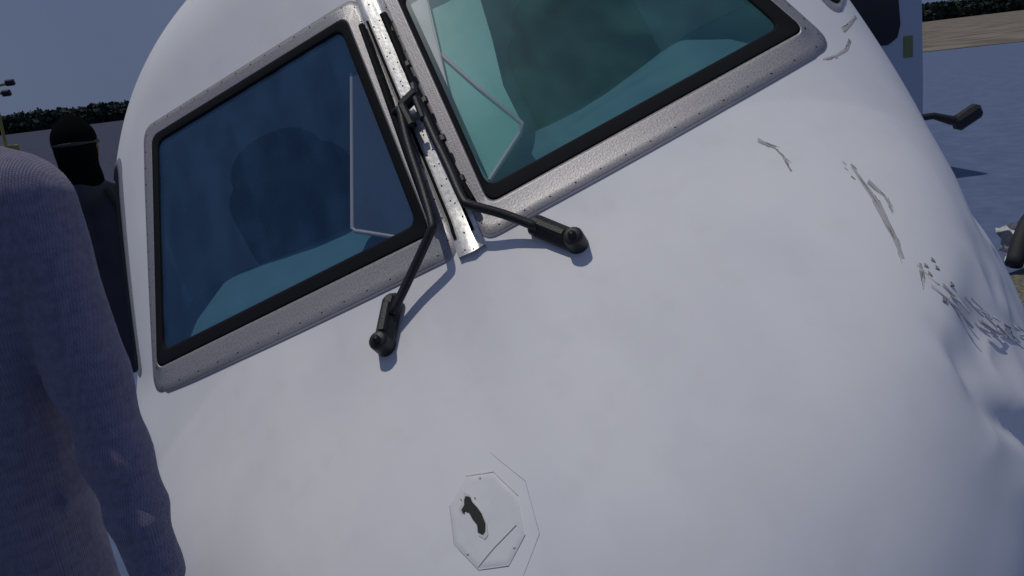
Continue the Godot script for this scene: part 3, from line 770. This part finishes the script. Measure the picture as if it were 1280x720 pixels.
# ---------------------------------------------------------------- other things
func make_van():
	var v := thing("van", "blue grey van with a dark rear window parked beyond the nose", "van", Vector3(3.32, 0, -8.3), 0.03)
	# origin between the rear wheels; the rear faces +z
	var body := Shape.new(); var rows := []
	for z in [0.0, -0.05, -3.6, -4.0, -4.75, -4.9]:
		var top := 2.25
		if z < -3.65: top = 2.15
		if z < -4.05: top = 1.20
		if z < -4.8: top = 1.0
		var w := 0.96 if z > -4.8 else 0.86
		if z == 0.0: w = 0.93; top = 2.22
		var ring := []
		for q in [[-1.0, 0.30], [-1.0, 1.0], [-0.98, 1.0 + (top - 1.0) * 0.6], [-0.90, top - 0.08], [-0.80, top], [0.80, top], [0.90, top - 0.08], [0.98, 1.0 + (top - 1.0) * 0.6], [1.0, 1.0], [1.0, 0.30]]: ring.append(Vector3(q[0] * w, q[1], z))
		rows.append(ring)
	for a in rows.size() - 1:
		for b in 10:
			var c := (b + 1) % 10; body.flat_face([rows[a][b], rows[a][c], rows[a + 1][c], rows[a + 1][b]])
	for e in [0, -1]: body.flat_face(rows[e])
	var bd := put("van_body", body, M.van, v)
	put("rear_window", lathe_plate([Vector2(-0.70, 1.40), Vector2(-0.62, 1.34), Vector2(0.58, 1.34), Vector2(0.67, 1.40), Vector2(0.70, 1.52), Vector2(0.66, 2.0), Vector2(0.60, 2.06), Vector2(-0.60, 2.06), Vector2(-0.66, 2.0)], 0.012), M.dark_glass, bd)
	put("reflector_strip", block(Vector3(0.09, 0.20, 0.012), 0.004, Transform3D(Basis(), Vector3(0.78, 1.30, 0.006))), M.lime, bd)
	for s in [-1.0, 1.0]:
		put("tail_light", block(Vector3(0.10, 0.22, 0.05), 0.012, Transform3D(Basis(), Vector3(s * 0.80, 0.50, 0.005))), M.red, bd)
		put("side_window", block(Vector3(0.015, 0.55, 0.95), 0.006, Transform3D(Basis(), Vector3(s * 0.945, 1.62, -3.05))), M.dark_glass, bd)
		for z in [-0.9, -4.0]:
			var wx := Transform3D(Basis(Vector3.BACK, PI / 2), Vector3(s * 0.84, 0.34, z))
			var w := put("wheel", lathe([Vector2(0.20, -0.10), Vector2(0.30, -0.11), Vector2(0.34, -0.08), Vector2(0.34, 0.08), Vector2(0.30, 0.11), Vector2(0.20, 0.10)], 28, wx), M.tyre, v)
			put("rim", lathe([Vector2(0, -0.07), Vector2(0.12, -0.08), Vector2(0.205, -0.10), Vector2(0.205, 0.10), Vector2(0.12, 0.08), Vector2(0, 0.07)], 20, wx), M.steel, w)
	put("bumper", block(Vector3(1.86, 0.18, 0.14), 0.03, Transform3D(Basis(), Vector3(0, 0.46, 0.05))), M.lamp_dark, v)
	put("windscreen", quad_plate([Vector3(-0.78, 1.3, -4.055), Vector3(0.78, 1.3, -4.055), Vector3(0.72, 2.02, -4.03), Vector3(-0.72, 2.02, -4.03)], Vector3.FORWARD), M.dark_glass, v)

func lathe_plate(outline: Array, z: float) -> Shape:
	var pts := []
	for p in outline: pts.append(Vector3(p.x, p.y, z - 0.0025))
	return quad_plate(pts, Vector3.BACK)

func crumpled(size: Vector2, bend: float, seed_: int) -> Shape:
	# a torn sheet: ragged outline, creases, 3 mm thick
	var n := FastNoiseLite.new(); n.seed = seed_; n.frequency = 3.0
	var s := Shape.new(); var rows := []; var under := []
	for a in 13:
		var r := []; var u := []
		for b in 13:
			var p := Vector2(a / 12.0 - 0.5, b / 12.0 - 0.5)
			var rag := 1.0 + 0.28 * n.get_noise_2d(atan2(p.y, p.x) * 1.5, seed_)
			var q := p * size * rag
			var h := bend * (absf(n.get_noise_2d(p.x * 2, p.y * 2)) * 1.5 + p.x * p.x * 1.4)
			r.append(Vector3(q.x, h + 0.012, q.y)); u.append(Vector3(q.x, h + 0.006, q.y))
		rows.append(r); under.append(u)
	for a in 12:
		for b in 12:
			s.flat_face([rows[a][b], rows[a][b + 1], rows[a + 1][b + 1], rows[a + 1][b]])
			s.flat_face([under[a][b], under[a + 1][b], under[a + 1][b + 1], under[a][b + 1]])
	return s

func debris(called, label, category, at: Vector3, turn: Vector3, sh: Shape, m, extra := []):
	var o := put(numbered(called), sh, m); o.position = at; o.rotation = turn
	o.set_meta("label", label); o.set_meta("category", category)
	for e in extra: put(e[0], e[1], e[2], o)
	return o

func _ready():
	rng.seed = 20
	dents.seed = 8; dents.frequency = 4.0; dents.fractal_octaves = 2
	# ---- camera, sky, sun, exposure
	var cam := Camera3D.new(); cam.name = "camera"; cam.fov = 38.0; cam.near = 0.05; cam.far = 3000.0
	cam.transform = Transform3D(Basis(Vector3.RIGHT, deg_to_rad(-14.6)) * Basis(Vector3.BACK, deg_to_rad(-7.0)), Vector3(0, 1.55, 0))
	add_child(cam); cam.current = true
	var env := Environment.new(); env.background_mode = Environment.BG_SKY
	env.tonemap_mode = Environment.TONE_MAPPER_LINEAR; env.tonemap_exposure = 0.45
	env.sdfgi_enabled = true; env.ssao_enabled = true; env.ssil_enabled = true
	var sm := ProceduralSkyMaterial.new()
	sm.sky_top_color = Color(0.50, 0.56, 0.72); sm.sky_horizon_color = Color(0.47, 0.54, 0.67); sm.sky_curve = 0.08
	sm.ground_bottom_color = Color(0.2, 0.22, 0.28); sm.ground_horizon_color = Color(0.42, 0.46, 0.56)
	sm.sun_angle_max = 12.0; sm.sun_curve = 0.1
	var haze := FastNoiseLite.new(); haze.seed = 12; haze.frequency = 0.004; haze.fractal_octaves = 4
	var thin := NoiseTexture2D.new(); thin.noise = haze; thin.width = 1024; thin.height = 512; thin.seamless = true
	var ramp := Gradient.new(); ramp.offsets = PackedFloat32Array([0.35, 0.8]); ramp.colors = PackedColorArray([Color(0, 0, 0), Color(0.30, 0.30, 0.33)])
	thin.color_ramp = ramp; sm.sky_cover = thin
	var sky := Sky.new(); sky.sky_material = sm; env.sky = sky
	var we := WorldEnvironment.new(); we.name = "world_environment"; we.environment = env; add_child(we)
	var sun := DirectionalLight3D.new(); sun.name = "sun"; sun.light_energy = 1.06; sun.light_color = Color(1.0, 0.975, 0.935); sun.light_angular_distance = 0.5; sun.shadow_enabled = true
	add_child(sun); sun.look_at_from_position(Vector3(-2.7, 9.4, -1.0), Vector3.ZERO, Vector3.BACK)

	pane_flat = PackedVector2Array()
	for p in PANE: pane_flat.append(Vector2(p.x, p.y))
	pane_hole = rounded(pane_flat, 0.031, 0.03, 4, 3, FRAME_SHARE)
	side_hole = rounded(PackedVector2Array(SIDE), 0.004, 0.05, 4, 3)
	make_materials()

	# ---- the ground
	var g := Shape.new()
	g.flat_face([Vector3(-1500, 0, 60), Vector3(1500, 0, 60), Vector3(1500, 0, -1500), Vector3(-1500, 0, -1500)])
	structure("apron", g, M.tarmac, "wide blue grey paved apron around the nose", "ground")
	var fld := Shape.new()
	fld.flat_face([Vector3(-20, 0.02, -60), Vector3(24.2, 0.02, -38.4), Vector3(90, 0.02, -10), Vector3(900, 0.02, -10), Vector3(900, 0.02, -900), Vector3(-150, 0.02, -900)])
	structure("dry_field", fld, M.field, "tan dry grass field beyond the apron at the right", "field")
	var road := Shape.new()
	road.flat_face([Vector3(-3.0, 0.006, 40), Vector3(-3.4, 0.006, -12), Vector3(-20, 0.006, -59), Vector3(-160, 0.006, -600), Vector3(-700, 0.006, -600), Vector3(-700, 0.006, 40)])
	structure("dark_asphalt", road, M.asphalt, "darker asphalt behind the people at the left", "ground")
	var vg := Shape.new(); var rim := []
	for k in 26:
		var t := TAU * k / 26; rim.append(Vector3(3.35 + 0.95 * cos(t) * rng.randf_range(0.85, 1.1), 0.008, -4.25 + 0.62 * sin(t) * rng.randf_range(0.85, 1.1)))
	for k in 26: vg.flat_face([Vector3(3.35, 0.012, -4.25), rim[k], rim[(k + 1) % 26]])
	structure("bare_earth_patch", vg, M.verge, "khaki patch of bare earth under the broken pieces", "ground")
	# far wood: thousands of small leaf tufts in an uneven band
	var tuft := Shape.new()
	for k in 14:
		var d := Vector3(rng.randf_range(-1, 1), rng.randf_range(-0.8, 1), rng.randf_range(-1, 1)) * 0.8
		var a := Vector3(rng.randf_range(-1, 1), rng.randf_range(-1, 1), rng.randf_range(-1, 1)).normalized() * 0.55
		var b := a.cross(Vector3(rng.randf(), rng.randf(), 1)).normalized() * 0.5
		tuft.flat_face([d - a, d + b, d + a, d - b])
	var mm := MultiMesh.new(); mm.transform_format = MultiMesh.TRANSFORM_3D; mm.mesh = tuft.mesh(); mm.instance_count = 34000
	var hn := FastNoiseLite.new(); hn.seed = 4; hn.frequency = 0.02
	for k in 34000:
		var an := rng.randf_range(-1.0, 1.0); var r := rng.randf_range(380, 430)
		var high := 6.0 + 1.2 * hn.get_noise_1d(an * 1200) + 0.6 * hn.get_noise_1d(an * 9000 + 500) + 0.3 * smoothstep(-0.2, -0.4, an)
		var p := Vector3(sin(an) * r, rng.randf() * high, -cos(an) * r)
		mm.set_instance_transform(k, Transform3D(Basis.from_euler(Vector3(rng.randf() * 6, rng.randf() * 6, 0)).scaled(Vector3.ONE * rng.randf_range(0.7, 1.6)), p))
	var wood := MultiMeshInstance3D.new(); wood.name = "tree_line"; wood.multimesh = mm; wood.material_override = M.leaf; add_child(wood)
	wood.set_meta("kind", "stuff"); wood.set_meta("label", "dark green line of trees along the horizon"); wood.set_meta("category", "trees")

	# ---- the airliner
	make_airliner()

	# ---- people
	var folds := func(p: Vector3) -> float:
		var w := 0.0
		if absf(p.x) > 0.16:   # sleeves: rings at the elbow and above the cuff
			w = 0.0008 * sin(p.y * 60 + p.x * 30 + p.z * 45) * smoothstep(1.30, 1.12, p.y)
			w -= 0.006 * exp(-pow((p.y - 1.075 + p.z * 0.15) / 0.024, 2)) + 0.006 * exp(-pow((p.y - 0.995 + p.z * 0.1) / 0.018, 2))
			w += 0.0010 * sin(p.y * 40 - p.z * 70)
		else:
			w = 0.0025 * sin(p.y * 26 + p.x * 34 + sin(p.x * 20)) + 0.002 * sin(p.x * 60 + p.y * 18)
		return w
	var man := thing("person", "person in a navy knitted sweater with dark trousers, standing close by the nose", "person", Vector3(-0.848, 0, -1.165))
	man.scale = Vector3.ONE * 1.03
	figure(man, {"skin": mat("skin", Color(0.16, 0.09, 0.06), 0.6), "top": M.sweater, "legs": mat("dark_trousers", Color(0.012, 0.013, 0.02), 0.9), "shoe": mat("black_shoe", Color(0.01, 0.01, 0.01), 0.5),
		"eye": mat("eye", Color(0.05, 0.04, 0.04), 0.2), "hair": mat("black_hair", Color(0.008, 0.007, 0.007), 0.6)},
		[Vector3(0.195, 1.40, 0.0), Vector3(0.240, 1.17, 0.045), Vector3(0.298, 0.90, 0.11)], 0.010, folds, false)
	var plain := func(p: Vector3) -> float: return 0.003 * sin(p.y * 45 + p.x * 30)
	var guard_hat := mat("black_knit", Color(0.004, 0.005, 0.005), 0.95); guard_hat.metallic_specular = 0.08
	var guard := thing("person", "person in a black knit cap and dark jacket behind the sweater wearer", "person", Vector3(-1.585, 0, -3.27), 0.25)
	guard.scale = Vector3.ONE * 0.865
	figure(guard, {"skin": mat("dark_skin", Color(0.10, 0.055, 0.04), 0.6), "top": mat("charcoal_jacket", Color(0.028, 0.03, 0.042), 0.8), "legs": mat("black_trousers", Color(0.012, 0.012, 0.014), 0.9), "shoe": mat("boot", Color(0.01, 0.01, 0.01), 0.5),
		"eye": mat("eye_dark", Color(0.05, 0.04, 0.04), 0.2), "hair": guard_hat, "band": mat("grey_green_band", Color(0.022, 0.027, 0.027), 0.8)},
		[Vector3(0.195, 1.40, 0.0), Vector3(0.215, 1.13, 0.03), Vector3(0.22, 0.88, -0.03)], 0.018, plain, true)
	put("shoulder_strap", tube([Vector3(0.10, 1.49, 0.07), Vector3(0.155, 1.38, 0.115), Vector3(0.165, 1.22, 0.125), Vector3(0.17, 1.02, 0.125)], 0.018, 8), mat("dark_green_strap", Color(0.012, 0.022, 0.012), 0.8), guard)
	put("strap_buckle", block(Vector3(0.03, 0.04, 0.02), 0.005, Transform3D(Basis(), Vector3(0.155, 1.37, 0.135))), M.steel, guard)

	# ---- behind
	make_van()
	var mast := thing("floodlight_mast", "thin yellow floodlight mast with dark lamp heads on the far apron", "light mast", Vector3(-34.9, 0, -62.4))
	put("pole", tube([Vector3(-0.3, 0, 0), Vector3(-0.15, 3, 0), Vector3(0, 5.6, 0)], [0.12, 0.1, 0.08], 10), M.yellow, mast)
	put("base", block(Vector3(1.4, 0.5, 1.0), 0.06, Transform3D(Basis(), Vector3(-0.3, 0.25, 0))), M.yellow, mast)
	put("crossarm", bar(Vector3(-1.2, 4.6, 0), Vector3(1.3, 4.75, 0), 0.16, 0.16), M.yellow, mast)
	put("crossarm", bar(Vector3(-0.8, 4.05, 0), Vector3(0.8, 4.15, 0), 0.12, 0.12), M.yellow, mast)
	for q in [Vector3(1.25, 4.8, 0.1), Vector3(0.8, 4.12, 0.1), Vector3(-1.2, 4.6, 0.1)]:
		put("lamp_head", block(Vector3(0.62, 0.42, 0.3), 0.05, Transform3D(Basis(Vector3.RIGHT, 0.4), q)), M.lamp_dark, mast)
	# ---- broken pieces on the ground by the nose
	debris("panel_fragment", "torn white panel leaning at the back of the broken pieces", "debris", Vector3(3.42, 0.02, -5.15), Vector3(1.1, 0.3, 0.2), crumpled(Vector2(0.62, 0.42), 0.10, 3), M.plate_white)
	debris("panel_fragment", "small crumpled white panel lying in front of the broken pieces", "debris", Vector3(3.28, 0.06, -4.75), Vector3(0.5, -0.6, -0.35), crumpled(Vector2(0.34, 0.26), 0.08, 9), M.plate_white)
	var duct := tube(smooth_path([Vector3(-0.25, 0.06, 0.05), Vector3(-0.1, 0.22, 0), Vector3(0.08, 0.28, -0.05), Vector3(0.25, 0.10, 0.02)]), 0.05, 10)
	debris("broken_duct", "bent sooty black duct among the white panels", "debris", Vector3(3.22, 0.0, -4.95), Vector3(0, 0.4, 0), duct, M.plate_dark)
	debris("broken_bracket", "jagged black bracket under the white panels", "debris", Vector3(3.36, 0.03, -4.85), Vector3(0.3, 0.9, 0.5), crumpled(Vector2(0.5, 0.3), 0.16, 15), M.plate_dark)
